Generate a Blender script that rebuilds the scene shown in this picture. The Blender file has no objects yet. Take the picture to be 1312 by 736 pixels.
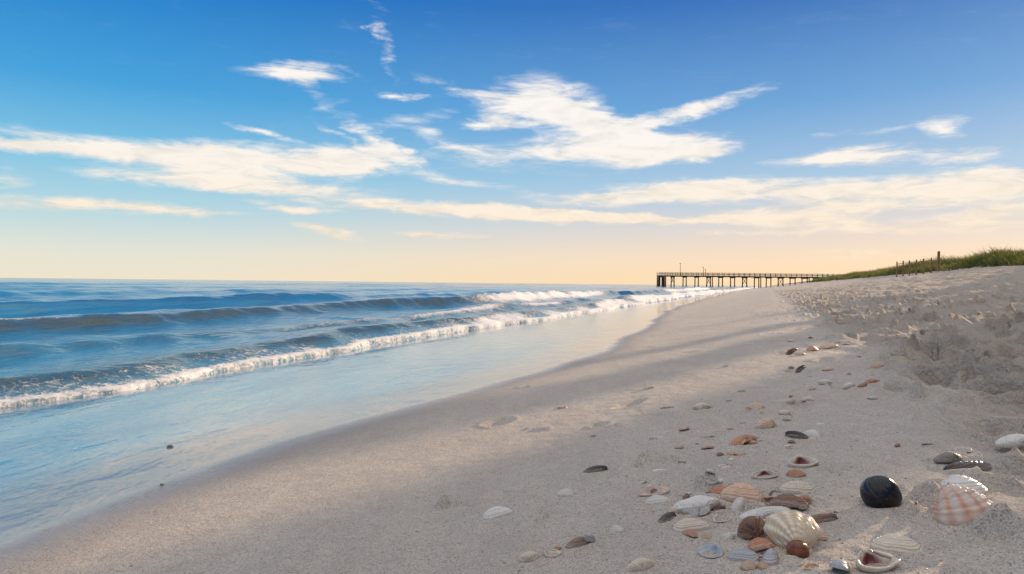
import bpy, math, random
import numpy as np
from mathutils import Matrix, Vector
random.seed(7); rng=np.random.default_rng(11)
scene=bpy.context.scene
scene.view_settings.view_transform='Standard'; scene.view_settings.look='None'; scene.view_settings.exposure=0
def lin(c,a=1.0):
    o=[]
    for v in c:
        v=v/255.0
        o.append(v/12.92 if v<=0.04045 else ((v+0.055)/1.055)**2.4)
    return (o[0],o[1],o[2],a)
W,H,F=1312,736,875.0
CAMZ=0.9
PHI=math.radians(20.6)
ES=np.array([math.sin(PHI),math.cos(PHI)]); ET=np.array([math.cos(PHI),-math.sin(PHI)])
SUN_AZ=math.radians(48); SUN_EL=math.radians(11)
# ---------------- camera
cd=bpy.data.cameras.new("camera"); cam=bpy.data.objects.new("camera",cd); scene.collection.objects.link(cam)
cd.sensor_width=36; cd.lens=36*F/W; cd.clip_start=0.05; cd.clip_end=30000
cmat=Matrix.Rotation(math.radians(90-0.33),4,'X')@Matrix.Rotation(math.radians(0.61),4,'Z')
cam.matrix_world=Matrix.Translation((0,0,CAMZ))@cmat
scene.camera=cam
CR=np.array(cmat.to_3x3())
def pixdir(px,py):
    v=np.array([(px-W/2)/F,-(py-H/2)/F,-1.0]); v=CR@v
    return v/np.linalg.norm(v)
# ---------------- noise
def _h(ix,iy,seed):
    n=(ix.astype(np.int64)*374761393+iy.astype(np.int64)*668265263+seed*974634777)&0xffffffff
    n=((n^(n>>13))*1274126177)&0xffffffff
    n=n^(n>>16)
    return (n&0xffffff)/float(0xffffff)
def vn(x,y,seed=0):
    x=np.asarray(x,float); y=np.asarray(y,float)
    ix=np.floor(x); iy=np.floor(y); fx=x-ix; fy=y-iy
    fx=fx*fx*fx*(fx*(fx*6-15)+10); fy=fy*fy*fy*(fy*(fy*6-15)+10)
    a=_h(ix,iy,seed);b=_h(ix+1,iy,seed);c=_h(ix,iy+1,seed);d=_h(ix+1,iy+1,seed)
    return (a*(1-fx)+b*fx)*(1-fy)+(c*(1-fx)+d*fx)*fy-0.5
def fbm(x,y,o=4,seed=0):
    r=0;a=1
    for i in range(o):
        r=r+a*vn(x*2**i+17.3*i,y*2**i-9.1*i,seed+i); a*=0.5
    return r
def ss(a,b,x):
    u=np.clip((x-a)/(b-a),0,1); return u*u*(3-2*u)
# ---------------- mesh helpers
def new_mesh_obj(name,verts,faces,mats=(),smooth=True,parent=None):
    me=bpy.data.meshes.new(name); me.from_pydata([tuple(v) for v in verts],[],[tuple(f) for f in faces]); me.update()
    if smooth: me.polygons.foreach_set("use_smooth",[True]*len(me.polygons))
    for m in mats: me.materials.append(m)
    ob=bpy.data.objects.new(name,me); scene.collection.objects.link(ob)
    if parent: ob.parent=parent
    return ob
def grid_obj(name,X,Y,Z,mat,attrs):
    n,m=X.shape
    me=bpy.data.meshes.new(name)
    me.vertices.add(n*m)
    co=np.stack([X,Y,Z],-1).reshape(-1).astype(np.float32)
    me.vertices.foreach_set("co",co)
    i,j=np.meshgrid(np.arange(n-1),np.arange(m-1),indexing='ij')
    a=(i*m+j).ravel()
    q=np.stack([a,a+m,a+m+1,a+1],-1)
    p0=np.array([X[0,0],Y[0,0]]);p1=np.array([X[1,0],Y[1,0]]);p2=np.array([X[0,1],Y[0,1]])
    cr=(p1-p0)[0]*(p2-p0)[1]-(p1-p0)[1]*(p2-p0)[0]
    if cr<0: q=q[:,::-1]
    nf=len(a)
    me.loops.add(nf*4); me.polygons.add(nf)
    me.loops.foreach_set("vertex_index",np.ascontiguousarray(q).reshape(-1).astype(np.int32))
    me.polygons.foreach_set("loop_start",(np.arange(nf)*4).astype(np.int32))
    me.polygons.foreach_set("loop_total",np.full(nf,4,np.int32))
    me.polygons.foreach_set("use_smooth",np.ones(nf,bool))
    me.update(calc_edges=True)
    for k,v in attrs.items():
        at=me.attributes.new(k,'FLOAT','POINT'); at.data.foreach_set("value",v.reshape(-1).astype(np.float32))
    me.materials.append(mat)
    ob=bpy.data.objects.new(name,me); scene.collection.objects.link(ob); return ob
# ---------------- node helpers
class NT:
    def __init__(s,tree): s.t=tree; s.n=tree.nodes; s.l=tree.links
    def new(s,ty,**k):
        nd=s.n.new(ty)
        for a,b in k.items(): setattr(nd,a,b)
        return nd
    def link(s,a,b): s.l.new(a,b)
    def _in(s,sock,v):
        if isinstance(v,bpy.types.NodeSocket): s.l.new(v,sock)
        else: sock.default_value=v
    def math(s,op,a,b=0.0,c=None,clamp=False):
        nd=s.new('ShaderNodeMath',operation=op); nd.use_clamp=clamp
        s._in(nd.inputs[0],a); s._in(nd.inputs[1],b)
        if c is not None: s._in(nd.inputs[2],c)
        return nd.outputs[0]
    def mix(s,f,a,b,bt='MIX'):
        nd=s.new('ShaderNodeMix',data_type='RGBA',blend_type=bt)
        s._in(nd.inputs[0],f); s._in(nd.inputs[6],a); s._in(nd.inputs[7],b); return nd.outputs[2]
    def rng(s,v,a,b,c=0.0,d=1.0,smooth=True):
        nd=s.new('ShaderNodeMapRange'); nd.interpolation_type='SMOOTHSTEP' if smooth else 'LINEAR'
        s._in(nd.inputs[0],v); s._in(nd.inputs[1],a); s._in(nd.inputs[2],b); s._in(nd.inputs[3],c); s._in(nd.inputs[4],d); return nd.outputs[0]
    def noise(s,vec,scale,detail=4,rough=0.5,dist=0.0):
        nd=s.new('ShaderNodeTexNoise'); s._in(nd.inputs['Vector'],vec)
        nd.inputs['Scale'].default_value=scale; nd.inputs['Detail'].default_value=detail
        nd.inputs['Roughness'].default_value=rough; nd.inputs['Distortion'].default_value=dist
        return nd
    def attr(s,name):
        nd=s.new('ShaderNodeAttribute'); nd.attribute_name=name; return nd.outputs['Fac']
    def map(s,vec,loc=(0,0,0),rot=(0,0,0),scale=(1,1,1),ty='POINT'):
        nd=s.new('ShaderNodeMapping',vector_type=ty); s._in(nd.inputs[0],vec)
        nd.inputs['Location'].default_value=loc; nd.inputs['Rotation'].default_value=rot; nd.inputs['Scale'].default_value=scale
        return nd.outputs[0]
    def ramp(s,f,stops):
        nd=s.new('ShaderNodeValToRGB'); s._in(nd.inputs[0],f); e=nd.color_ramp.elements
        e[0].position=stops[0][0]; e[0].color=stops[0][1]; e[1].position=stops[-1][0]; e[1].color=stops[-1][1]
        for p,c in stops[1:-1]:
            x=e.new(p); x.color=c
        return nd.outputs[0]
    def bump(s,h,strength,dist,normal=None):
        nd=s.new('ShaderNodeBump'); s._in(nd.inputs['Height'],h); nd.inputs['Strength'].default_value=strength
        s._in(nd.inputs['Distance'],dist)
        if normal is not None: s.link(normal,nd.inputs['Normal'])
        return nd.outputs[0]
def new_mat(name):
    m=bpy.data.materials.new(name); m.use_nodes=True; nt=NT(m.node_tree)
    b=m.node_tree.nodes['Principled BSDF']; return m,nt,b
# ---------------- world
w=bpy.data.worlds.new("World"); scene.world=w; w.use_nodes=True
nt=NT(w.node_tree); bg=w.node_tree.nodes['Background']; bg.inputs[1].default_value=0.1
tc=nt.new('ShaderNodeTexCoord'); sep=nt.new('ShaderNodeSeparateXYZ'); nt.link(tc.outputs['Generated'],sep.inputs[0])
X,Y,Z=sep.outputs
az=nt.math('ARCTAN2',X,Y)
hyp=nt.math('SQRT',nt.math('ADD',nt.math('MULTIPLY',X,X),nt.math('MULTIPLY',Y,Y)))
el=nt.math('ARCTAN2',Z,hyp)
cmb=nt.new('ShaderNodeCombineXYZ'); nt.link(az,cmb.inputs[0]); nt.link(el,cmb.inputs[1]); P=cmb.outputs[0]
elp=nt.math('DIVIDE',el,math.radians(60),clamp=True)
def st(lst): return [(d/60.0,tuple(c*10 for c in lin(col)[:3])+(1,)) for d,col in lst]
left=nt.ramp(elp,st([(0,(242,230,206)),(2,(230,230,216)),(5,(184,218,228)),(9,(130,198,230)),(14,(72,164,222)),(22,(26,122,202)),(35,(38,112,188)),(60,(108,150,198))]))
right=nt.ramp(elp,st([(0,(255,222,178)),(2,(252,223,192)),(4.5,(226,216,212)),(8,(174,203,228)),(14,(112,166,218)),(22,(58,114,188)),(35,(56,112,182)),(60,(112,154,198))]))
cosd=nt.math('COSINE',nt.math('SUBTRACT',az,SUN_AZ))
mz=nt.rng(cosd,0.15,1.0)
grad=nt.mix(mz,left,right)
sky=nt.new('ShaderNodeTexSky'); sky.sky_type='NISHITA'; sky.sun_disc=False; sky.sun_elevation=SUN_EL; sky.sun_rotation=SUN_AZ
base=nt.mix(0.03,grad,sky.outputs[0])
# clouds
warp=nt.noise(nt.map(P,scale=(5,12,1)),1.6,6,0.65)
wv=nt.new('ShaderNodeVectorMath',operation='SUBTRACT'); nt.link(warp.outputs['Color'],wv.inputs[0]); wv.inputs[1].default_value=(0.5,0.5,0.5)
ws=nt.new('ShaderNodeVectorMath',operation='MULTIPLY'); nt.link(wv.outputs[0],ws.inputs[0]); ws.inputs[1].default_value=(0.13,0.030,0)
wp=nt.new('ShaderNodeVectorMath',operation='ADD'); nt.link(P,wp.inputs[0]); nt.link(ws.outputs[0],wp.inputs[1]); PW=wp.outputs[0]
CL=[(690,132,56,20,-5,1.2),(765,158,62,11,-14,1),(885,142,66,7,12,1.1),(800,188,82,15,0,1.25),(630,160,30,6,0,1),(855,192,50,9,4,.9),(700,200,120,12,0,.45),
(140,190,170,9,-2,.85),(330,205,120,13,0,1),(455,203,60,11,4,1.1),(250,228,120,9,0,.55),(50,187,80,5,0,.7),
(330,238,130,5,0,.7),(90,262,150,6,0,.75),(600,270,170,6,-3,1.2),(720,275,100,5,-2,.9),(390,268,40,4,0,.9),(850,280,90,4,-3,.9),
(850,243,70,8,0,1),(960,245,85,10,0,1.1),(750,256,55,6,0,.9),(1150,242,110,10,2,1.1),(1280,240,70,11,0,1.05),(1040,280,65,9,0,1.1),(950,281,45,7,0,1),(1200,292,120,6,0,.75),(1120,264,60,4,0,.7),(1260,272,70,5,3,.8),
(1130,198,60,7,0,.85),(1230,203,38,6,0,.8),(1210,163,28,7,0,.7),(1100,172,60,3,5,.5),(1050,205,60,4,0,.6),
(380,93,50,7,4,.8),(385,108,25,6,-30,.5),(490,55,32,5,-65,.5),(515,122,25,3,0,.8),(520,152,40,5,10,.4),(335,170,35,3,-12,.7),(490,180,45,6,-25,.8),
(425,298,30,5,-10,.8),(565,303,45,3,0,.9),(590,232,65,5,-8,.5),(420,137,20,5,20,.35),(590,116,40,5,-18,.4),(3,225,18,7,0,.7),(570,180,60,6,-20,.5),(1110,326,60,3,0,.9),(340,257,20,2.5,0,.6),(470,186,60,3,-20,.5),(1010,299,80,3,0,.8),(240,270,70,3,0,.5)]
acc=None
for (px,py,hw,hh,ang,it) in CL:
    d=pixdir(px,py); a0=math.atan2(d[0],d[1]); e0=math.asin(d[2])
    k=math.cos(a0)**2
    mp=nt.map(PW,loc=(a0,e0,0),rot=(0,0,math.radians(ang)),scale=(hw/F*1.75*max(k,.7),hh/F*2.1,1),ty='TEXTURE')
    g=nt.new('ShaderNodeTexGradient',gradient_type='SPHERICAL'); nt.link(mp,g.inputs[0])
    if acc is None: acc=nt.math('MULTIPLY',g.outputs[1],it)
    else: acc=nt.math('MULTIPLY_ADD',g.outputs[1],it,acc)
n1=nt.noise(nt.map(P,rot=(0,0,-0.10),scale=(7,44,1)),1.0,9,0.66,1.2)
n2=nt.noise(nt.map(P,rot=(0,0,0.30),scale=(16,64,1)),1.0,7,0.62,0.8)
tex=nt.math('ADD',nt.math('MULTIPLY',nt.math('SUBTRACT',n1.outputs[0],0.5),3.0),nt.math('MULTIPLY',nt.math('SUBTRACT',n2.outputs[0],0.5),1.8))
gen=nt.math('ADD',nt.math('MULTIPLY',nt.rng(nt.math('ABSOLUTE',az),0.8,1.3),nt.rng(el,0.5,0.05,0,0.35)),nt.rng(el,.46,.75,0,.60))  # unseen cloud cover overhead and behind, added to lift ambient light on the sand
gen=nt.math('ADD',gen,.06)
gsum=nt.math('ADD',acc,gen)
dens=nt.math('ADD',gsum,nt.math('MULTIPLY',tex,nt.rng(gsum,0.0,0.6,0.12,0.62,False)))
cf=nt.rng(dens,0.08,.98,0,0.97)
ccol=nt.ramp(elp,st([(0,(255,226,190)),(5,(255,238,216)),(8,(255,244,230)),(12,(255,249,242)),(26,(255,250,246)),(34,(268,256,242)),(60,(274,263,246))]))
shade=nt.rng(n2.outputs[0],0.3,0.6,0.88,1.0)
cs=nt.new('ShaderNodeVectorMath',operation='SCALE'); nt.link(ccol,cs.inputs[0]); nt.link(shade,cs.inputs['Scale'])
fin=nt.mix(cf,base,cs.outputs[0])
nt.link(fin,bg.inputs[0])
# ---------------- sun
sl=bpy.data.lights.new("sun",'SUN'); sl.energy=5; sl.angle=math.radians(0.5); sl.color=(1,.74,.50)
so=bpy.data.objects.new("sun",sl); scene.collection.objects.link(so)
sd=Vector((math.sin(SUN_AZ)*math.cos(SUN_EL),math.cos(SUN_AZ)*math.cos(SUN_EL),math.sin(SUN_EL)))
so.rotation_euler=sd.to_track_quat('Z','Y').to_euler(); so.location=(60,60,30)
# ---------------- terrain
def axis(lo,hi,a,b,fine,rate,cap=None,caplim=0,ratelo=None):
    out=[a]
    while out[-1]<b: out.append(out[-1]+fine)
    x=out[-1]
    while x<hi:
        stp=fine+rate*(x-b)
        if cap and x<caplim: stp=min(stp,cap)
        x+=stp; out.append(x)
    x=a; lo_l=[]
    rl=ratelo or rate
    while x>lo:
        x-=fine+rl*(a-x); lo_l.append(x)
    return np.array(lo_l[::-1]+out)
sa=axis(-200,4000,0.8,2.4,0.011,0.010,0.24,60,0.08)
ta=axis(-400,3000,-1.9,1.6,0.012,0.020,0.24,32)
PT=[(-4000,-30),(-60,-4),(-12,-.9),(-5.3,-.03),(-3.8,.015),(-2.4,.07),(-1,.2),(0,.35),(1,.42),(3,.55),(6,.85),(10,1.5),(15,2.4),(17,2.8),(20,3.5),(24,3.4),(34,2.4),(60,2.2),(4000,2.2)]
pt=np.array(PT)
def prof(t):
    r=0
    for o in (-1,-.5,0,.5,1):
        r=r+np.interp(t+o*(0.25+0.06*np.abs(t)),pt[:,0],pt[:,1])
    return r/5
EDGE_S=[-60,0,3.1,5,6.7,9,11.2,18.5,30,57,120,300,4000]; EDGE_T=[-4.9,-4.7,-4.9,-5.1,-5.6,-5.6,-5.75,-5.4,-5.9,-6.9,-6,-6,-6]
WET_S=[-60,0,1.4,2.4,4.1,6.7,10,16.5,24,40,100,4000]; WET_T=[-2.2,-2.2,-2.3,-2.6,-2.45,-2.05,-2.3,-2.9,-3.6,-4.1,-5,-5]
def sm_interp(s,xs,ys,k=.6):
    r=0
    for o in (-1,-.5,0,.5,1):
        r=r+np.interp(s+o*(k+.05*np.abs(s)),xs,ys)
    return r/5
def edge(s): return sm_interp(s,EDGE_S,EDGE_T)+0.6*fbm(s*0.42,s*0+3,3,5)+0.07*fbm(s*2.5,s*0,2,6)
def wetl(s): return sm_interp(s,WET_S,WET_T)+0.22*fbm(s*0.5,s*0+8,2,9)
S,T=np.meshgrid(sa,ta,indexing='ij')
Xg=S*ES[0]+T*ET[0]; Yg=S*ES[1]+T*ET[1]
nx,ny=math.cos(SUN_AZ),-math.sin(SUN_AZ)
A=np.array([0.95,4.1]); pA=A[0]*nx+A[1]*ny
Pp=Xg*nx+Yg*ny-pA
Zg=prof(T)
# unseen dune crest added to shade the beach, notched sunward for light streaks
relaz=np.degrees(np.arctan2(T,np.maximum(S,.01)))
rise=np.where(S<=0,1,ss(18.4,22.6,relaz))*ss(-190,-60,S)
def gate(c,wd,dp): return dp*np.exp(-((Pp-c)/wd)**4)
NOTCH=[(0,.36,1),(-1.5,.34,.9),(-2.7,.50,1),(1.9,.24,.85),(3.6,.3,.8)]
notch=sum(gate(*g) for g in NOTCH); notch=np.clip(notch,0,1)
crest=6.6*np.exp(-((T-19.3)/3.9)**2)*rise
crest=crest*(1+0.06*fbm(S*.12,T*.1,3,77))
Zg=Zg+crest*(1-0.6*notch)
dl=ss(13,19,T)
Zg=Zg+dl*(0.7*fbm(S*0.09,T*0.12,4,21)+0.25*fbm(S*.5,T*.5,3,23))
up=ss(0.25,1.0,T)
Zg=Zg+0.14*ss(.6,3,T)*fbm(S*0.5,T*0.7,4,31)+ss(-3,0,T)*0.018*fbm(S*0.9,T*1.6,3,33)
near=ss(45,14,S)
Zg=Zg+near*(0.07*up+0.004*ss(-2.4,-1,T))*fbm(S*3.2,T*3.6,4,35)*1.3
Zg=Zg+near*up*0.030*fbm(S*9,T*9,3,37)+near*0.0048*fbm(S*16,T*22,3,38)*ss(-1.8,-.6,T)
def dent(s0,t0,ra,rb,ang,dep,rim=0.4):
    R=2.0*max(ra,rb)
    i0,i1=np.searchsorted(sa,[s0-R,s0+R]); j0,j1=np.searchsorted(ta,[t0-R,t0+R])
    if i1-i0<1 or j1-j0<1: return
    s=S[i0:i1,j0:j1]-s0; t=T[i0:i1,j0:j1]-t0
    c,n=math.cos(ang),math.sin(ang)
    u=(s*c+t*n)/ra; v=(-s*n+t*c)/rb
    q=np.sqrt(u*u+v*v)*(1+0.45*vn((s+s0)*8,(t+t0)*8,3))
    Zg[i0:i1,j0:j1]+= -dep*np.exp(-q**4)+dep*rim*np.exp(-((q-1.35)/0.3)**2)
for k in range(3600):
    s0=1.5+ (rng.random()**1.4)*80; t0=0.55+rng.random()*13.5
    if t0<.9 and rng.random()<.3: continue
    L=rng.uniform(.13,.20); dent(s0,t0,L,L*rng.uniform(.42,.7),rng.normal(0.1,0.6),rng.uniform(.05,.12)*(.8 if s0<4 else 1.3))
# a walker's trail of footprints on the firmer sand
for k in range(26):
    s0=3.4+k*.62; t0=.22+(.10 if k%2 else -.10)+.06*math.sin(k*.7)
    dent(s0,t0,.125,.05,rng.normal(0,.12),.022,.3)
for k in range(60):
    s0=rng.uniform(3.0,30); t0=rng.uniform(-1.4,.7)
    dent(s0,t0,rng.uniform(.04,.12),rng.uniform(.03,.06),rng.uniform(0,3),rng.uniform(.010,.022))
def h_at(x,y):
    s=x*ES[0]+y*ES[1]; t=x*ET[0]+y*ET[1]
    i=min(max(np.searchsorted(sa,s)-1,0),len(sa)-2); j=min(max(np.searchsorted(ta,t)-1,0),len(ta)-2)
    a=(s-sa[i])/(sa[i+1]-sa[i]); b=(t-ta[j])/(ta[j+1]-ta[j])
    return (Zg[i,j]*(1-a)+Zg[i+1,j]*a)*(1-b)+(Zg[i,j+1]*(1-a)+Zg[i+1,j+1]*a)*b
def ray(px,py,maxd=400):
    d=pixdir(px,py); l=0.6; prev=l
    while l<maxd:
        p=d*l
        if CAMZ+p[2]<=h_at(p[0],p[1]):
            lo,hi=prev,l
            for _ in range(20):
                m=(lo+hi)/2; p=d*m
                if CAMZ+p[2]<=h_at(p[0],p[1]): hi=m
                else: lo=m
            p=d*hi; return p[0],p[1],hi
        prev=l; l*=1.012
    p=d*maxd; return p[0],p[1],maxd
def st_of(x,y): return x*ES[0]+y*ES[1], x*ET[0]+y*ET[1]
for (px,py,ra,rb,dep) in [(1285,500,.20,.12,.15),(1190,490,.16,.09,.07),(1300,465,.3,.12,.08),(1285,545,.12,.09,.06),(1195,528,.09,.05,.02)]:
    x,y,_=ray(px,py); s0,t0=st_of(x,y); dent(s0,t0,ra,rb,random.uniform(-.4,.4),dep)
def lump(px,py,wpx,hgt,n=9):
    x,y,d=ray(px,py); s0,t0=st_of(x,y); r=wpx/F*d/2
    n=n*2
    for k in range(n):
        a=random.uniform(0,6.28); q=random.random()**.6*r*.8
        rr=r*random.uniform(.12,.36)
        ds=s0+q*math.sin(a)*.7; dt=t0+q*math.cos(a)
        R=rr*2.5
        i0,i1=np.searchsorted(sa,[ds-R,ds+R]); j0,j1=np.searchsorted(ta,[dt-R,dt+R])
        if i1<=i0 or j1<=j0: continue
        u=((S[i0:i1,j0:j1]-ds)**2+(T[i0:i1,j0:j1]-dt)**2)/(rr*rr)
        Zg[i0:i1,j0:j1]=Zg[i0:i1,j0:j1]+hgt*random.uniform(.2,.6)*np.exp(-u**1.8)
for a in [(573,649,34,.026),(597,655,16,.010),(690,663,34,.014),(836,592,50,.020),(862,592,30,.018),(915,625,55,.024),(815,597,24,.014),(690,550,40,.012),(1185,640,60,.026),(1215,648,60,.026),(1280,625,70,.03),(1180,660,50,.02),(1260,684,60,.02),(670,497,30,.01),(790,545,26,.008),(1090,600,40,.008),(1300,600,60,.028),(1300,680,50,.024),(1150,628,30,.014),(1240,520,60,.03),(1170,505,40,.02),(1290,575,50,.02)]:
    lump(*a)
# ---------------- shell geometry
MATS={}
def shell_mat(name,c1,c2,inner=None,rough=.35,rays=0.0,rf=44.0):
    if name in MATS: return MATS[name]
    res=[]
    for side in (0,1):
        m,n,b=new_mat(name+("_inside" if side else ""))
        r=n.attr("growth"); a=n.attr("fan")
        tcx=n.new('ShaderNodeTexCoord').outputs['Object']
        rnd=n.new('ShaderNodeObjectInfo').outputs['Random']
        nz=n.noise(tcx,60,5,.6)
        wob=n.math('MULTIPLY_ADD',nz.outputs[0],4.0,n.math('MULTIPLY',n.math('POWER',r,1.3),60.0))
        ring=n.math('MULTIPLY_ADD',n.math('SINE',wob),.5,.5)
        if side==0:
            f=n.math('MULTIPLY_ADD',ring,.45,n.math('MULTIPLY',nz.outputs[0],.5),clamp=True)
            if rays>0:
                ry=n.math('MULTIPLY_ADD',n.math('SINE',n.math('MULTIPLY',a,rf)),.5,.5)
                f=n.math('ADD',n.math('MULTIPLY',ry,rays),n.math('MULTIPLY',f,1-rays),clamp=True)
            col=n.mix(f,lin(c1),lin(c2))
            big=n.noise(tcx,14,3,.6).outputs[0]
            col=n.mix(n.rng(big,.45,.7,0,.35),col,lin(c2))
            fine=n.noise(tcx,500,2,.6).outputs[0]
            col=n.mix(n.rng(fine,.56,.72,0,.4),col,lin((170,150,125)))
            col=n.mix(n.math('MULTIPLY',rnd,.3),col,lin((212,190,168)))
            # darker hinge, paler growing edge
            col=n.mix(n.rng(r,.0,.32,.5,0),col,lin(tuple(int(v*.72) for v in c2)))
            col=n.mix(n.math('MULTIPLY',n.rng(fine,.40,.6),n.rng(r,.8,1.0,0,.8)),col,lin((196,180,164)))
            n.link(col,b.inputs['Base Color']); b.inputs['Roughness'].default_value=rough
            h=n.math('MULTIPLY_ADD',ring,1.3,n.math('MULTIPLY',fine,.6))
            n.link(n.bump(h,.8,.0016),b.inputs['Normal'])
        else:
            ci=inner or (235,222,208)
            col=n.mix(n.rng(r,.3,.95),lin(ci),lin(c1))
            col=n.mix(n.rng(nz.outputs[0],.35,.7,0,.4),col,lin(tuple(int(v*.75) for v in ci)))
            n.link(col,b.inputs['Base Color']); b.inputs['Roughness'].default_value=.22
            b.inputs['Coat Weight'].default_value=.3
        res.append(m)
    MATS[name]=res; return res
shell_mat('shell_white',(253,248,238),(238,224,208),(240,228,216))
shell_mat('shell_cream',(252,238,216),(234,206,172),(240,222,204))
shell_mat('shell_peach',(252,218,188),(228,168,130),(246,226,212))
shell_mat('shell_orange',(232,162,116),(186,106,66),(236,190,158))
shell_mat('shell_brown',(158,104,72),(98,60,44),(198,150,124))
shell_mat('shell_red_inner',(250,232,206),(214,174,144),(120,42,36))
shell_mat('shell_mussel',(44,42,52),(20,20,27),(95,100,122),.22)
shell_mat('shell_blue',(220,220,220),(140,142,154),(190,196,210))
shell_mat('shell_grey',(166,152,140),(118,108,102),(180,168,162))
shell_mat('shell_cockle',(254,238,220),(206,120,80),(240,224,208),.45,.6,24.0)
shell_mat('shell_scallop',(254,244,222),(222,180,130),(242,224,204),.4,.6,22.0)
def valve_data(L,Wd,h,kind='clam',ribs=0,rag=0.0,seed=0,nr=34,na=96):
    r_=random.Random(seed)
    ph=[r_.uniform(0,6.28) for _ in range(6)]
    sk=1 if seed%2 else -1
    vs=[];fs=[];gr=[];fn=[]
    def outline(th):
        x=math.cos(th); y=math.sin(th)
        if kind=='scallop':
            k=0.5*(1-y); wx=1-0.55*k**2.2; x*=wx
        elif kind=='mussel':
            y=y*(1-0.42*(x*.5+.5))
        elif kind=='razor':
            y=math.copysign(abs(y)**.8,y)
        else:
            k=0.5*(1-y); x*=1-0.36*k**1.5; x+=0.09*y*y*sk; y*=1+.06*sk*x
        rr=1+rag*(.5*math.sin(3*th+ph[0])+.35*math.sin(7*th+ph[1])+.25*math.sin(13*th+ph[2]))
        return x*rr,y*rr
    if kind=='mussel': ux,uy=.93,0.0
    else: ux,uy=(0.20*sk if kind=='clam' else 0),-.93
    out=[outline(2*math.pi*i/na) for i in range(na)]
    vs.append((ux*L/2,uy*Wd/2,0.0)); gr.append(0); fn.append(0)
    for k in range(1,nr+1):
        r=(k/nr)**.85
        for i,(ox,oy) in enumerate(out):
            ang=math.atan2(oy-uy,ox-ux) if kind!='mussel' else math.atan2(oy-uy,ux-ox)
            rib=math.cos(ribs*ang*2) if ribs else 0
            e=1+(0.026*rib*r if ribs else 0)
            x=ux+r*(ox-ux)*e; y=uy+r*(oy-uy)*e
            q=min(1,math.hypot(x,y) if kind!='scallop' else math.hypot(x/(1-0.55*max(0,.5*(1-y))**2.2+1e-6),y))
            # dome leaning back over the hinge, with a beak at the umbo
            z=h*(max(0,1-q*q))**.62*(1+.45*(1-r))+h*.30*math.exp(-(r/.16)**2)
            if k==nr: z=0
            if ribs: z+=h*0.10*rib*r*(.35+.65*math.sin(math.pi*min(1,r*.95)))
            z+=h*.030*math.sin(r*44+ph[3])*(r>.2)
            vs.append((x*L/2,y*Wd/2,z)); gr.append(r); fn.append(ang)
    vs[0]=(vs[0][0],vs[0][1]-Wd*.05,h*.42)
    for i in range(na): fs.append((0,1+i,1+(i+1)%na))
    for k in range(nr-1):
        a=1+k*na
        for i in range(na):
            j=(i+1)%na
            fs.append((a+i,a+na+i,a+na+j,a+j))
    if kind=='scallop':
        for sgn in (-1,1):
            b=len(vs)
            y0=-.93*Wd/2
            pts=[(0,y0-.01*Wd,h*.22),(sgn*.26*L,y0-.03*Wd,h*.05),(sgn*.24*L,y0+.13*Wd,h*.06),(sgn*.10*L,y0+.14*Wd,h*.34),(sgn*.15*L,y0+.06*Wd,h*.16)]
            vs+=pts; gr+=[.2,.5,.6,.3,.4]; fn+=[0,.4,.8,.3,.2]
            f=[(b,b+1,b+4),(b+1,b+2,b+4),(b+4,b+2,b+3),(b,b+4,b+3)]
            if sgn<0: f=[x[::-1] for x in f]
            fs+=f
    return vs,fs,gr,fn
PLACED=[]
def place(ob,px,py,yaw,tilt,roll,lift,flip=False):
    x,y,d=ray(px,py)
    z=h_at(x,y)
    e=.03
    n=Vector((-(h_at(x+e,y)-h_at(x-e,y))/(2*e),-(h_at(x,y+e)-h_at(x,y-e))/(2*e),1)).normalized()
    q=Vector((0,0,1)).rotation_difference(n).to_matrix().to_4x4()
    M=Matrix.Translation((x,y,z+lift))@q@Matrix.Rotation(yaw,4,'Z')@Matrix.Rotation(tilt,4,'X')@Matrix.Rotation(roll,4,'Y')
    if flip: M=M@Matrix.Rotation(math.pi,4,'X')
    ob.matrix_world=M
cnt=0
def shell(name,mat,px,py,lpx,asp=.72,hr=.24,yaw=None,kind='clam',ribs=0,rag=.02,tilt=0,roll=0,flip=False,thick=.0018,lift=None,nr=34,na=96):
    global cnt; cnt+=1
    _,_,d=ray(px,py)
    L=lpx/F*d*1.02
    vs,fs,gr,fn=valve_data(L,L*asp,L*hr*.92,kind,ribs,rag,cnt,nr,na)
    ob=new_mesh_obj(name,vs,fs,MATS[mat])
    me=ob.data
    for k,v in (("growth",gr),("fan",fn)):
        at=me.attributes.new(k,'FLOAT','POINT'); at.data.foreach_set("value",v)
    if me.polygons[len(me.polygons)//3].normal.z<0: me.flip_normals()
    so_=ob.modifiers.new("thickness",'SOLIDIFY'); so_.thickness=max(.0010,L*.025*(thick/.0018)); so_.offset=-1; so_.material_offset=1
    if yaw is None: yaw=random.uniform(0,6.28)
    hgt=L*hr
    if lift is None: lift=(-.06*hgt if not flip else hgt*.62)
    place(ob,px,py,yaw,tilt,roll,lift,flip)
    PLACED.append((px,py,L))
    return ob
r=math.radians
shell('scallop_shell','shell_scallop',1015,699,64,.92,.26,yaw=r(-12),kind='scallop',ribs=11,rag=0,tilt=r(32),lift=.026)
shell('cockle_shell','shell_cockle',1233,662,72,.78,.36,yaw=r(190),kind='scallop',ribs=12,rag=0,tilt=r(-6),lift=.0)
shell('clam_shell','shell_white',1234,630,50,.7,.28,yaw=r(175),tilt=r(-6))
shell('clam_shell','shell_cream',1147,702,56,.60,.20,yaw=r(170),rag=.02,tilt=r(-6))
shell('clam_shell','shell_white',1297,567,38,.55,.18,yaw=r(5))
shell('mussel_shell','shell_mussel',1241,601,60,.36,.13,yaw=r(190),kind='mussel')
shell('clam_shell','shell_red_inner',1121,727,52,.66,.26,yaw=r(20),flip=True,thick=.004,tilt=r(14))
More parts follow.
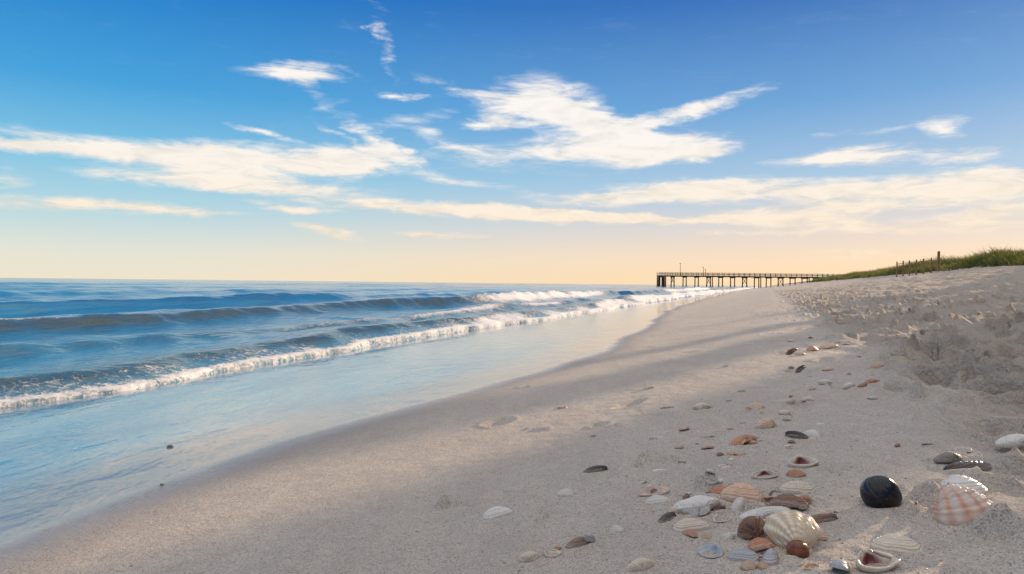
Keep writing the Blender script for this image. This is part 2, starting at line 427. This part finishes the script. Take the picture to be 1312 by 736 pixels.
shell('mussel_shell','shell_blue',1076,732,34,.7,.26,yaw=r(60),kind='mussel',roll=r(20),tilt=r(6),lift=.004,rag=.05)
shell('clam_shell','shell_red_inner',1028,597,38,.7,.24,yaw=r(8),flip=True,thick=.004,tilt=r(14))
shell('clam_shell','shell_cream',1020,630,46,.5,.22,yaw=r(182),ribs=12)
shell('clam_shell','shell_red_inner',979,612,33,.6,.2,yaw=r(0),flip=True,thick=.002,tilt=r(12))
shell('razor_clam_shell','shell_orange',952,569,48,.36,.16,yaw=r(28),kind='razor',rag=.10,lift=.004,tilt=r(-12))
shell('clam_shell','shell_peach',981,547,34,.6,.26,yaw=r(40),rag=.08,ribs=9)
shell('oyster_shell','shell_white',893,653,64,.62,.18,yaw=r(12),rag=.12,ribs=5,lift=.004,thick=.0009)
shell('clam_shell','shell_cream',886,677,48,.46,.20,yaw=r(175))
shell('clam_shell','shell_white',947,656,36,.46,.24,yaw=r(50),roll=r(-18),lift=.010)
shell('razor_clam_shell','shell_white',980,666,62,.3,.10,yaw=r(8),kind='razor',lift=.014,rag=.02,tilt=r(12))
shell('cockle_shell','shell_peach',950,641,52,.6,.26,yaw=r(160),ribs=10,rag=.07,lift=.006,tilt=r(-12))
shell('clam_shell','shell_orange',925,633,34,.6,.22,yaw=r(140),rag=.08)
shell('clam_shell','shell_brown',1010,655,46,.5,.24,yaw=r(150),rag=.10,lift=.012,ribs=6,tilt=r(15))
shell('clam_shell','shell_brown',990,650,34,.6,.28,yaw=r(60),rag=.08,lift=.014,flip=True,tilt=r(14))
shell('clam_shell','shell_orange',1030,645,24,.6,.24,yaw=r(20),rag=.1,lift=.006)
shell('mussel_shell','shell_brown',1050,667,42,.34,.16,yaw=r(5),kind='mussel')
shell('clam_shell','shell_peach',838,634,42,.5,.2,yaw=r(10),flip=True,thick=.002,tilt=r(12))
shell('clam_shell','shell_white',843,644,34,.5,.22,yaw=r(170))
shell('clam_shell','shell_white',725,634,25,.66,.24,yaw=r(170),ribs=10)
shell('clam_shell','shell_white',638,660,42,.5,.20,yaw=r(185))
shell('clam_shell','shell_cream',678,716,29,.75,.26,yaw=r(20))
shell('clam_shell','shell_cream',707,712,24,.8,.26,yaw=r(60),flip=True,tilt=r(12))
shell('clam_shell','shell_orange',714,706,16,.7,.3,yaw=r(100))
shell('mussel_shell','shell_brown',740,699,32,.6,.26,yaw=r(20),kind='mussel')
shell('mussel_shell','shell_blue',752,696,22,.5,.3,yaw=r(-30),kind='mussel',lift=.006)
shell('clam_shell','shell_white',791,680,21,.66,.24,yaw=r(150))
shell('clam_shell','shell_cream',821,728,44,.46,.22,yaw=r(30),tilt=r(-8))
shell('clam_shell','shell_blue',910,711,32,.8,.24,yaw=r(-30),flip=True,tilt=r(16),rag=.03)
shell('clam_shell','shell_blue',952,716,40,.6,.24,yaw=r(165),rag=.03)
shell('clam_shell','shell_brown',966,690,42,.8,.36,yaw=r(-20),kind='clam',roll=r(-30),lift=.014)
shell('clam_shell','shell_orange',974,706,34,.7,.3,yaw=r(200),lift=.004,tilt=r(20),ribs=10)
shell('clam_shell','shell_cream',996,676,34,.55,.26,yaw=r(190),lift=.012,tilt=r(10),flip=True)
shell('clam_shell','shell_white',925,668,26,.6,.24,yaw=r(20),flip=True,tilt=r(12))
shell('cockle_shell','shell_peach',1045,690,26,.7,.3,yaw=r(160),ribs=10,lift=.002)
shell('clam_shell','shell_cream',868,640,22,.6,.24,yaw=r(10),flip=True,tilt=r(10))
shell('mussel_shell','shell_blue',988,718,34,.6,.3,yaw=r(60),kind='mussel')
shell('clam_shell','shell_white',935,690,20,.6,.3,yaw=r(60))
shell('clam_shell','shell_peach',905,690,14,.6,.3)
shell('clam_shell','shell_cream',862,658,20,.6,.3)
shell('mussel_shell','shell_mussel',763,604,31,.42,.2,yaw=r(0),kind='mussel',rag=.04)
shell('mussel_shell','shell_mussel',855,666,28,.5,.25,yaw=r(30),kind='mussel')
shell('mussel_shell','shell_brown',880,640,22,.5,.25,yaw=r(70),kind='mussel')
small=[('white',842,564,32,.5),('cream',899,524,25,.5),('peach',720,523,14,.7),('peach',877,551,16,.6),('cream',933,598,26,.5),('peach',906,575,18,.5),
('white',1040,559,22,.6),('mussel',1021,561,26,.3),('orange',942,582,26,.5),('cream',1005,531,17,.6),('brown',1190,572,18,.5),('grey',1215,592,36,.4),('cream',1235,577,22,.4),
('orange',985,527,28,.4),('peach',968,524,26,.4),('orange',975,517,24,.3),('cream',1000,514,36,.3),('white',1057,492,18,.5),('white',1088,496,17,.5),('orange',1118,492,20,.4),('orange',1040,450,20,.4),('peach',1062,447,24,.4),
('brown',1015,452,16,.4),('cream',1025,455,14,.5),('brown',1070,440,14,.5),('peach',1125,470,18,.3),('cream',988,487,17,.5),('cream',832,498,15,.5),('mussel',855,523,16,.4),('white',1100,457,12,.6),
('cream',950,502,12,.5),('white',845,604,18,.8),('cream',1035,513,16,.5),('peach',1060,475,13,.5),('mussel',1026,474,14,.5),('cream',1085,480,14,.5),('peach',870,575,12,.5),('grey',218,573,8,.6),('cream',1145,457,12,.4),('orange',1105,496,14,.4),
('white',910,606,14,.5),('peach',905,560,18,.5),('cream',1013,438,9,.5),('cream',960,441,9,.5),('orange',1150,572,9,.5),('white',1118,512,12,.5),('cream',760,560,8,.5),('grey',208,621,6,.8),('peach',1083,442,9,.5),('cream',930,470,8,.5)]
for k in range(44):   # loose bits in the main heap
    small.append((random.choice(['white','cream','peach','orange','brown','blue','cream','white']),random.gauss(975,58),random.gauss(672,30),random.uniform(9,24),random.uniform(.35,.7)))
for k in range(34):   # trail up the beach
    u_=random.random(); py=430+u_*190; px=1025-85*u_+random.gauss(0,34+24*u_)
    small.append((random.choice(['white','cream','peach','orange','brown','cream','white','cream']),px,py,random.uniform(5,8)+u_*6,random.uniform(.35,.7)))
for c,px,py,l,a in small:
    kd='mussel' if c=='mussel' else 'clam'
    py=min(py,728)
    shell('mussel_shell' if c=='mussel' else 'clam_shell','shell_'+c,px,py,l,min(.9,a+.10),.23,kind=kd,rag=.11,ribs=random.choice([0,0,9]),flip=(random.random()<.42),yaw=random.choice([0,math.pi])+random.uniform(-.8,.8),tilt=random.uniform(-.3,.35),lift=.0025,nr=18,na=48)
# ---- snails: globose body with a spiral suture
def snail(name,px,py,wpx,cols,tilt,yaw,rough=.15):
    _,_,d=ray(px,py); R=wpx/F*d/2
    vs=[];fs=[]; nu=96; nv=72
    for j in range(nv+1):
        p=math.pi*j/nv
        for i in range(nu):
            th=2*math.pi*i/nu
            g=(math.log(max(p,.04)/math.pi)/math.log(1.9)-th/(2*math.pi))%1.0
            gg=math.exp(-(min(g,1-g)/.06)**2)
            lip=.12*math.exp(-((th-5.2)/.5)**2)*math.sin(p)**2
            rr=R*(1+lip-.05*gg*math.sin(min(p,1.57)))
            x=rr*math.sin(p)*math.cos(th); y=rr*math.sin(p)*math.sin(th)*.93; z=rr*math.cos(p)*.86
            if p<.9: z+=R*.14*(1-p/.9)
            vs.append((x,y,z))
    for j in range(nv):
        for i in range(nu):
            k=(i+1)%nu
            fs.append((j*nu+i,(j+1)*nu+i,(j+1)*nu+k,j*nu+k))
    m,n,bs=new_mat(name+"_glaze"); tcx=n.new('ShaderNodeTexCoord').outputs['Object']
    nz=n.noise(tcx,40,5,.6).outputs[0]; sp=n.noise(tcx,260,2,.6).outputs[0]
    c_=n.mix(n.rng(nz,.35,.7),lin(cols[0]),lin(cols[1])); c_=n.mix(n.rng(sp,.6,.75,0,.6),c_,lin((120,112,108)))
    n.link(c_,bs.inputs['Base Color']); bs.inputs['Roughness'].default_value=rough
    n.link(n.bump(nz,.3,.002),bs.inputs['Normal'])
    ob=new_mesh_obj(name,vs,fs,[m])
    place(ob,px,py,yaw,tilt,0,R*.5)
    PLACED.append((px,py,R*1.8))
    return ob
snail('moon_snail_shell',1127,645,42,((10,11,20),(20,17,22)),r(35),r(40),.28)
snail('moon_snail_shell',1022,712,24,((150,84,52),(84,46,32)),r(50),r(-20),.3)
snail('moon_snail_shell',1003,690,18,((160,118,88),(90,62,48)),r(60),r(90),.3)
for (px,py,L) in PLACED:
    if L<.018: continue
    x,y,_=ray(px,py); s0,t0=st_of(x,y); R=L*1.4
    i0,i1=np.searchsorted(sa,[s0-R,s0+R]); j0,j1=np.searchsorted(ta,[t0-R,t0+R])
    if i1<=i0 or j1<=j0: continue
    q=np.sqrt((S[i0:i1,j0:j1]-s0)**2+(T[i0:i1,j0:j1]-t0)**2)/(L*.5)
    Zg[i0:i1,j0:j1]+= L*.07*np.exp(-((q-1.2)/.3)**2)*(.4+1.6*vn(S[i0:i1,j0:j1]*40,T[i0:i1,j0:j1]*40,4)) 
# ---------------- shell fragments (one scattered mass)
fv=[];ff=[];fm=[]
fmats=[MATS['shell_'+k][0] for k in ('white','cream','orange','brown','mussel','grey')]
for k in range(2800):
    if k<2000: s0=1.0+rng.random()**1.9*12; t0=rng.normal(.05+.03*s0,.28+.02*s0)
    else: s0=1.0+rng.random()**1.5*25; t0=rng.uniform(-1.6,2.2)
    x=s0*ES[0]+t0*ET[0]; y=s0*ES[1]+t0*ET[1]
    L=rng.uniform(.0010,.0052)*(1+.05*s0)
    z=h_at(x,y); yw=rng.uniform(0,6.28); n=7; b=len(fv); mi=rng.choice(6,p=[.27,.30,.18,.10,.07,.08])
    fv.append((x,y,z+L*.4)); asp=rng.uniform(.4,1)
    for i in range(n):
        a=2*math.pi*i/n; rr=L*rng.uniform(.7,1.1); ux=rr*math.cos(a); uy=rr*asp*math.sin(a)
        fv.append((x+ux*math.cos(yw)-uy*math.sin(yw),y+ux*math.sin(yw)+uy*math.cos(yw),z-L*.1+rng.uniform(0,L*.15)))
    for i in range(n): ff.append((b,b+1+i,b+1+(i+1)%n)); fm.append(mi)
fo=new_mesh_obj('shell_fragments',fv,ff,fmats)
fo.data.polygons.foreach_set("material_index",[int(v) for v in fm])
# ---------------- sand material
msand,n,b=new_mat('beach_sand_material')
geo=n.new('ShaderNodeNewGeometry').outputs['Position']
wet=n.attr('wet'); veg=n.attr('veg'); chn=n.attr('churn')
nb=n.noise(geo,1.3,5,.6).outputs[0]; nm=n.noise(geo,14,5,.65).outputs[0]; nf=n.noise(geo,200,3,.75).outputs[0]; nf2=n.noise(geo,420,2,.7).outputs[0]
nk=n.noise(geo,70,3,.7).outputs[0]
strk=n.noise(n.map(geo,rot=(0,0,PHI),scale=(5,.7,1)),1.0,5,.6,.5).outputs[0]
dry=n.mix(n.rng(nb,.3,.7),lin((206,191,175)),lin((220,205,188)))
dry=n.mix(n.rng(nm,.35,.7,0,.45),dry,lin((188,173,158)))
dry=n.mix(n.rng(strk,.45,.7,0,.35),dry,lin((234,217,196)))
dry=n.mix(n.rng(nk,.50,.70,0,.5),dry,lin((156,140,126)))
dry=n.mix(n.rng(nf,.48,.64,0,.7),dry,lin((120,104,93)))
dry=n.mix(n.rng(nf2,.53,.68,0,.7),dry,lin((252,244,230)))
dry=n.mix(chn,dry,n.mix(n.rng(nf,.4,.65,0,.5),lin((220,203,184)),lin((164,145,127))))
vegc=n.mix(n.rng(nm,.35,.65),lin((104,98,58)),lin((76,80,42)))
dry=n.mix(veg,dry,vegc)
wets=n.mix(n.rng(nm,.3,.7),lin((156,145,137)),lin((170,157,147)))
wets=n.mix(n.rng(nf,.5,.68,0,.4),wets,lin((114,103,98)))
wj=n.math('MULTIPLY_ADD',nb,.25,n.math('SUBTRACT',wet,.125))
w1=n.rng(wj,0.0,.6)
w2=n.rng(wj,.20,.70)
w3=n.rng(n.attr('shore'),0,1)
sky_film=n.mix(n.rng(n.noise(n.map(geo,rot=(0,0,PHI),scale=(1.0,.22,1)),1.2,5,.6,.4).outputs[0],.35,.65),lin((82,138,166)),lin((142,172,180)))  # water tint with the sky's blue reflection painted into the base colour
c=n.mix(w1,dry,wets); c=n.mix(w3,c,sky_film)
n.link(c,b.inputs['Base Color'])
n.link(n.math('ADD',n.math('MULTIPLY',w1,-.35),n.math('MULTIPLY_ADD',w2,-.44,.85)),b.inputs['Roughness'])
b.inputs['IOR'].default_value=1.45
n.link(n.math('MULTIPLY_ADD',w2,.7,.3),b.inputs['Specular IOR Level'])
invw=n.math('SUBTRACT',1.0,w2)
n60=n.noise(geo,45,4,.7).outputs[0]; n8=n.noise(geo,6,5,.65).outputs[0]
hgt=n.math('MULTIPLY',n.math('ADD',n.math('MULTIPLY_ADD',nk,.006,n.math('MULTIPLY',nf,.0045)),n.math('MULTIPLY_ADD',n8,.014,n.math('MULTIPLY',nm,.013))),invw)
rip=n.noise(n.map(geo,rot=(0,0,PHI),scale=(1,.45,1)),6,4,.55,.4).outputs[0]
hgt=n.math('MULTIPLY_ADD',n.math('MULTIPLY',rip,w2),.007,hgt)
hgt=n.math('MULTIPLY_ADD',n.math('MULTIPLY',n60,chn),.035,hgt)
hgt=n.math('MULTIPLY_ADD',n.math('MULTIPLY',n8,chn),.12,hgt)
n.link(n.bump(hgt,1.0,1.0),b.inputs['Normal'])
dw=T-wetl(S)
wetv=np.clip(ss(0.9,-0.15,dw),0,1)
shorev=ss(.15,-.75,dw)
vegv=ss(-.15,.25,ss(14.8,17.5,T)*.8+.5*fbm(S*.15,T*.3,4,51)-.25)*(1-ss(120,200,T)*.3)
chv=ss(.45,.95,T+.35*fbm(S*.8,T*.8,3,61))
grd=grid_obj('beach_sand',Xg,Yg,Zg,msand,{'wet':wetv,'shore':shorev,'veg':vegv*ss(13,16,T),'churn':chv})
# ---------------- ocean
sw=axis(-300,5000,1.0,7,0.03,0.012,None,0,.06)
tw=-axis(3.9,6000,4.0,13.0,0.03,0.012)[::-1]
S2,T2=np.meshgrid(sw,tw,indexing='ij')
X2=S2*ES[0]+T2*ET[0]; Y2=S2*ES[1]+T2*ET[1]
E=edge(S2); dist=np.hypot(X2,Y2)
def swell(tc,h,fr,bk):
    u=T2-tc
    return h*np.where(u>0,np.exp(-(np.abs(u)/fr)**1.8),np.exp(-(np.abs(u)/bk)**1.6))
Z2=np.zeros_like(S2)
c1=E-.62+.14*fbm(S2*.7,S2*0+9,2,70); a1=np.clip(.15+.13*fbm(S2*.3,S2*0,2,71),.05,.26)
Z2+=swell(c1,a1,.32,.8)
c2=-11.2+.9*fbm(S2*.10,S2*0+1,3,72)-.02*S2*(S2<60); a2=.29+.14*fbm(S2*.10,S2*0+5,2,73); a2=np.clip(a2,.16,.45)
Z2+=swell(c2,a2,.50,2.6)
c2b=-8.3+.8*fbm(S2*.15,S2*0+4,3,172)+.03*np.clip(S2,0,40); a2b=np.clip(.12+.14*fbm(S2*.16,S2*0+4,2,173),0.04,.24); Z2+=swell(c2b,a2b,.42,1.1)
for i,(tc,h) in enumerate([(-15.5,.20),(-20,.13),(-26,.18),(-34,.15),(-45,.18),(-62,.18),(-90,.18),(-130,.18)]):
    cc=tc+2.2*fbm(S2*.04,S2*0+i*7,3,80+i); Z2+=swell(cc,np.clip(h*(1+2.0*fbm(S2*.05,S2*0+i*3,2,90+i)),0,1),.8+i*.25,2.6+i*.5)
off=ss(0,1.6,E-T2)
for i in range(42):
    lam=.32+ (i/41)**2*4.5
    a=rng.normal(0,.8); kx=2*math.pi/lam
    ph=rng.uniform(0,6.28)
    fade=np.exp(-(dist/(lam*45))**2)
    amod=1+1.2*fbm(S2/(lam*4)+i,T2/(lam*4),1,200+i)
    Z2+=off*fade*amod*.0034*lam**.8*np.sin(kx*(T2*math.cos(a)+S2*math.sin(a))+ph+1.5*fbm(S2/(lam*3),T2/(lam*3),2,300+i))
u=E-T2
gz=prof(T2)
lead=gz+.003+.014*ss(0,.22,u)
Z2=np.where(u>0,np.maximum(Z2*ss(0,.25,u)+.003,lead),-.15*ss(0,.05,-u)-.002)
crum=fbm(S2*10,T2*10,3,400)*ss(14,6,dist)
thk=1+1.5*fbm(S2*.45,S2*0,3,402)
foam=1.0*np.exp(-((u-.05)/.10)**2)+.85*np.exp(-((u-.28)/.24)**2)*np.clip(thk,.1,1.5)*(1+.9*fbm(S2*1.4,T2*1.4,2,401))
foam+=.38*np.exp(-((u-1.2)/.6)**2)*ss(.05,.5,fbm(S2*.5,T2*1.4,3,403))
farf=ss(10,22,S2)
foam+=farf*.5*np.exp(-((u-.5)/.5)**2)*(1+fbm(S2*.3,T2*.8,3,404))
br=ss(22,32,S2)*ss(60,46,S2)+ .9*ss(72,85,S2)*ss(170,120,S2)
d2=T2-c2
foam+= br*(np.exp(-((d2-.25)/.5)**2)*1.5+.6*np.exp(-((d2-1.4)/.9)**2))
foam+=.6*np.exp(-((d2-.02)/.12)**2)*ss(-.1,.3,fbm(S2*.2,S2*0+3,2,411))
d2b=T2-c2b
foam+=(.55+.5*ss(9,22,S2))*np.exp(-((d2b-.12)/.22)**2)*ss(-.15,.2,fbm(S2*.25,S2*0,2,412))+.35*ss(8,18,S2)*np.exp(-((d2b-.8)/.6)**2)
far=ss(40,80,S2); foam+=far*.9*np.exp(-((T2+9.3)/.5)**2)
Z2+=np.clip(foam,0,1.2)*(.006+.014*crum)*(u>.03)*ss(60,30,dist)
Z2+=br*np.exp(-((d2-.2)/.5)**2)*.12*(1+2*fbm(S2*2,T2*2,3,420))
shal=ss(-12.5,-5.5,T2)
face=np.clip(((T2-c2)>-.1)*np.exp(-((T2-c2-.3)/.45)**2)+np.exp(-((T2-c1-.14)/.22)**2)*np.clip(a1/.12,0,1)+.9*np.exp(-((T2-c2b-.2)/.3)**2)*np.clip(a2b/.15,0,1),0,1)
mw,n,b=new_mat('ocean_water_material')
geo=n.new('ShaderNodeNewGeometry').outputs['Position']
fo_=n.attr('foam'); sh_=n.attr('shal'); fc=n.attr('face'); off_=n.attr('offs')
rot=n.map(geo,rot=(0,0,PHI))
patch=n.noise(n.map(rot,scale=(.06,.012,1)),1.0,4,.6).outputs[0]
deep=n.mix(n.rng(patch,.35,.65),lin((24,102,146)),lin((58,144,180)))
col=n.mix(n.math('MULTIPLY',sh_,.8),deep,lin((92,152,172)))
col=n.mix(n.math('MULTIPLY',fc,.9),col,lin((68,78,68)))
wn=n.noise(geo,3.5,5,.7); vadd=n.new('ShaderNodeVectorMath',operation='MULTIPLY_ADD'); n.link(wn.outputs['Color'],vadd.inputs[0]); vadd.inputs[1].default_value=(.45,.45,.0); n.link(geo,vadd.inputs[2])
v1=n.new('ShaderNodeTexVoronoi',feature='DISTANCE_TO_EDGE'); n.link(vadd.outputs[0],v1.inputs['Vector']); v1.inputs['Scale'].default_value=13
lace=n.rng(v1.outputs['Distance'],.0,.16,1,0)
fnz=n.noise(geo,14,8,.78).outputs[0]; fbig=n.noise(geo,2.2,4,.6).outputs[0]
fm_=n.math('ADD',n.math('MULTIPLY',fo_,.85),n.math('ADD',n.math('MULTIPLY',n.math('SUBTRACT',fnz,.5),2.3),n.math('MULTIPLY_ADD',lace,.28,-.12)))
fm_=n.math('MULTIPLY_ADD',n.math('SUBTRACT',fbig,.5),1.0,fm_)
fmask=n.math('MULTIPLY',n.rng(fm_,.32,.88),n.rng(fo_,.06,.35))
col=n.mix(fmask,col,lin((248,242,236)))
n.link(col,b.inputs['Base Color'])
n.link(n.math('MULTIPLY_ADD',fmask,.75,.11),b.inputs['Roughness'])
b.inputs['IOR'].default_value=1.33
b1=n.noise(n.map(rot,scale=(1,.5,1)),5,5,.6,.3).outputs[0]
b2=n.noise(n.map(rot,scale=(1,.4,1)),.9,5,.62,.3).outputs[0]
b3=n.noise(n.map(rot,scale=(1,.3,1)),.12,5,.6).outputs[0]
hh=n.math('MULTIPLY_ADD',b2,.13,n.math('MULTIPLY',b1,.032))
hh=n.math('MULTIPLY_ADD',n.math('MULTIPLY',b3,off_),.7,hh)
hh=n.math('MULTIPLY_ADD',n.math('MULTIPLY',fmask,fnz),.015,hh)
n.link(n.bump(hh,.9,1.0),b.inputs['Normal'])
grid_obj('ocean_water',X2,Y2,Z2,mw,{'foam':np.clip(foam,0,1.5),'shal':shal,'face':face,'offs':ss(15,60,dist)})
# ---------------- dune grass
def blades(tufts):
    V=[];Fc=[]
    for (x,y,z,hh,nb_) in tufts:
        for k in range(nb_):
            a=random.uniform(0,6.283); q=random.random()*.25
            bx=x+q*math.cos(a); by=y+q*math.sin(a)
            l=hh*random.uniform(.55,1.15); lean=random.uniform(.1,.75)*l
            la=a+random.uniform(-.6,.6); wx=-math.sin(la+1.2)*.014*random.uniform(.8,1.8); wy=math.cos(la+1.2)*.014*random.uniform(.8,1.8)
            dx=math.cos(la)*lean-.12*l; dy=math.sin(la)*lean
            b0=len(V)
            V+= [(bx-wx,by-wy,z-.05),(bx+wx,by+wy,z-.05),(bx+dx*.4-wx*.8,by+dy*.4-wy*.8,z+l*.6),(bx+dx*.4+wx*.8,by+dy*.4+wy*.8,z+l*.6),(bx+dx,by+dy,z+l*.93)]
            Fc+=[(b0,b0+1,b0+3,b0+2),(b0+2,b0+3,b0+4)]
    return V,Fc
tf=[]
for k in range(19000):
    if k<16000: s0=44+rng.random()**1.3*240; t0=14.4+rng.random()**.9*11
    else: s0=rng.uniform(-60,50); t0=16+rng.random()*12
    vg=fbm(np.array(s0*.15),np.array(t0*.3),4,51)
    if ss(14.0,16.5,t0)*.8+.5*vg-.15 < rng.uniform(-.1,.35): continue
    x=s0*ES[0]+t0*ET[0]; y=s0*ES[1]+t0*ET[1]
    pp=x*nx+y*ny-pA
    if s0<58 and any(abs(pp-g[0])<g[1]+.35 for g in NOTCH): continue
    tf.append((x,y,h_at(x,y),rng.uniform(.5,1.05)*(1+.9*float(vg)),rng.integers(8,13)))
V_,F_=blades(tf)
mg,n,b=new_mat('dune_grass_material')
geo=n.new('ShaderNodeNewGeometry'); gp=geo.outputs['Position']
gn=n.noise(gp,.35,4,.6).outputs[0]; gn2=n.noise(gp,3,3,.6).outputs[0]
gc=n.mix(n.rng(gn,.38,.62),lin((76,98,40)),lin((132,130,66)))
gc=n.mix(n.rng(gn2,.45,.7,0,.6),gc,lin((176,154,98)))
n.link(gc,b.inputs['Base Color']); b.inputs['Roughness'].default_value=.6
tr=n.new('ShaderNodeBsdfTranslucent'); n.link(gc,tr.inputs[0]); ms=n.new('ShaderNodeMixShader'); ms.inputs[0].default_value=.4
n.link(b.outputs[0],ms.inputs[1]); n.link(tr.outputs[0],ms.inputs[2]); n.link(ms.outputs[0],mg.node_tree.nodes['Material Output'].inputs[0])
new_mesh_obj('dune_grass',V_,F_,[mg],smooth=False)
# ---------------- wood
def wood(name,c1,c2):
    m,n,b=new_mat(name); g=n.new('ShaderNodeTexCoord').outputs['Object']
    z=n.noise(n.map(g,scale=(6,6,1)),2,5,.6).outputs[0]
    n.link(n.mix(n.rng(z,.35,.65),lin(c1),lin(c2)),b.inputs['Base Color']); b.inputs['Roughness'].default_value=.8
    n.link(n.bump(z,.5,.01),b.inputs['Normal']); return m
wd=wood('weathered_wood',(112,90,72),(78,60,50)); wdd=wood('piling_wood',(84,66,54),(54,42,36)); wdl=wood('post_wood',(176,128,92),(128,90,64))
class MB:
    def __init__(s): s.v=[];s.f=[]
    def box(s,x0,x1,y0,y1,z0,z1):
        b=len(s.v); s.v+=[(x0,y0,z0),(x1,y0,z0),(x1,y1,z0),(x0,y1,z0),(x0,y0,z1),(x1,y0,z1),(x1,y1,z1),(x0,y1,z1)]
        s.f+=[(b,b+3,b+2,b+1),(b+4,b+5,b+6,b+7),(b,b+1,b+5,b+4),(b+1,b+2,b+6,b+5),(b+2,b+3,b+7,b+6),(b+3,b,b+4,b+7)]
    def rod(s,p,q,r0,r1=None,n=10):
        r1=r1 or r0; p=Vector(p);q=Vector(q);d=(q-p).normalized(); u=d.orthogonal().normalized(); w_=d.cross(u); b=len(s.v)
        for c,rr in ((p,r0),(q,r1)):
            for i in range(n):
                a=2*math.pi*i/n; s.v.append(tuple(c+u*rr*math.cos(a)+w_*rr*math.sin(a)))
        for i in range(n): j=(i+1)%n; s.f.append((b+i,b+j,b+n+j,b+n+i))
        s.f.append(tuple(b+i for i in range(n))[::-1]); s.f.append(tuple(b+n+i for i in range(n)))
    def obj(s,name,mat,parent=None): return new_mesh_obj(name,s.v,s.f,[mat],False,parent)
pier=bpy.data.objects.new('pier',None); scene.collection.objects.link(pier)
PY=262.0; x0=56.0; x1=134.0; zd=4.4; wdt=5.0
m=MB()
k=x0
while k<x1:
    m.box(k,k+.27,PY-wdt/2,PY+wdt/2,zd,zd+.10); k+=.30
for yy in (PY-2.2,PY-1.1,PY,PY+1.1,PY+2.2): m.box(x0,x1,yy-.12,yy+.12,zd-.38,zd-.004)
m.obj('deck',wd,pier)
m=MB(); m2=MB(); k=x0+1.0; i=0
while k<x1:
    zb=-3
    for yy in (PY-2.3,PY+2.3): 
        m.rod((k,yy+(.25 if yy>PY else -.25),zb),(k,yy,zd-.7),.24,.19)
    m.box(k-.2,k+.2,PY-2.9,PY+2.9,zd-.72,zd-.385)
    if i%3==1:
        m2.rod((k+.22,PY-2.5,.8),(k+.22,PY+2.4,zd-.8),.09); m2.rod((k-.22,PY+2.5,.8),(k-.22,PY-2.4,zd-.8),.09)
    if i%4==0: m.rod((k+.75,PY-2.6,zb),(k+.75,PY-2.3,zd-.4),.22,.18)
    k+=4.6; i+=1
for kk in (x0+.2,x0+2.4): 
    for yy in (PY-2.3,PY,PY+2.3): m.rod((kk,yy,-3),(kk,yy,zd-.4),.26,.22)
m.obj('pilings',wdd,pier); m2.obj('cross_braces',wdd,pier)
m=MB(); k=x0+.1
while k<x1:
    for yy in (PY-wdt/2+.08,PY+wdt/2-.08): m.box(k-.07,k+.07,yy-.07,yy+.07,zd+.104,zd+1.15)
    k+=2.0
for yy in (PY-wdt/2+.08,PY+wdt/2-.08):
    for zz in (zd+.42,zd+.75): m.box(x0,x1,yy-.09,yy-.074,zz,zz+.12)
    m.box(x0-.1,x1,yy-.14,yy+.14,zd+1.154,zd+1.22)
m.obj('railing',wd,pier)
m=MB()
for kx,hh in ((x0+8,4.6),(x0+16.8,3.2),(x0+17.6,2.4)):
    m.rod((kx,PY-2.0,zd+.1),(kx,PY-2.0,zd+hh),.10,.07); m.box(kx-.35,kx+.12,PY-2.12,PY-1.88,zd+hh,zd+hh+.16)
m.obj('lamp_posts',wdd,pier)
# ---------------- posts on the dune
def post(px,py,hpx,rpx,name='wooden_post'):
    x,y,d=ray(px,py); z=h_at(x,y); hh=hpx/F*d; rr=rpx/F*d
    m=MB(); m.rod((0,0,-.4),(0.02*hh,0,hh*.96),rr,rr*.88,14); m.rod((0.02*hh,0,hh*.96),(0.02*hh,0,hh),rr*.88,rr*.6,14)
    o=m.obj(name,wdl); o.location=(x,y,z); return o
post(1202,348,22,1.5)
m=MB(); prev=None
for px,py in ((1149,355),(1157,354),(1165,353.5),(1174,352.5),(1183,351.5),(1193,350.5)):
    x,y,d=ray(px,py); z=h_at(x,y); hh=17/F*d; rr=.85/F*d
    m.rod((x,y,z-.2),(x,y,z+hh),rr,rr*.8,8)
    if prev:
        for q in (.5,.85): m.rod((prev[0],prev[1],prev[2]+prev[3]*q),(x,y,z+hh*q),.022,n=6)
    prev=(x,y,z,hh)
m.obj('sand_fence',wdl)
print("posts", ray(1202,348), ray(1165,353.5), "tufts",len(tf),"grid",Zg.shape,Z2.shape)
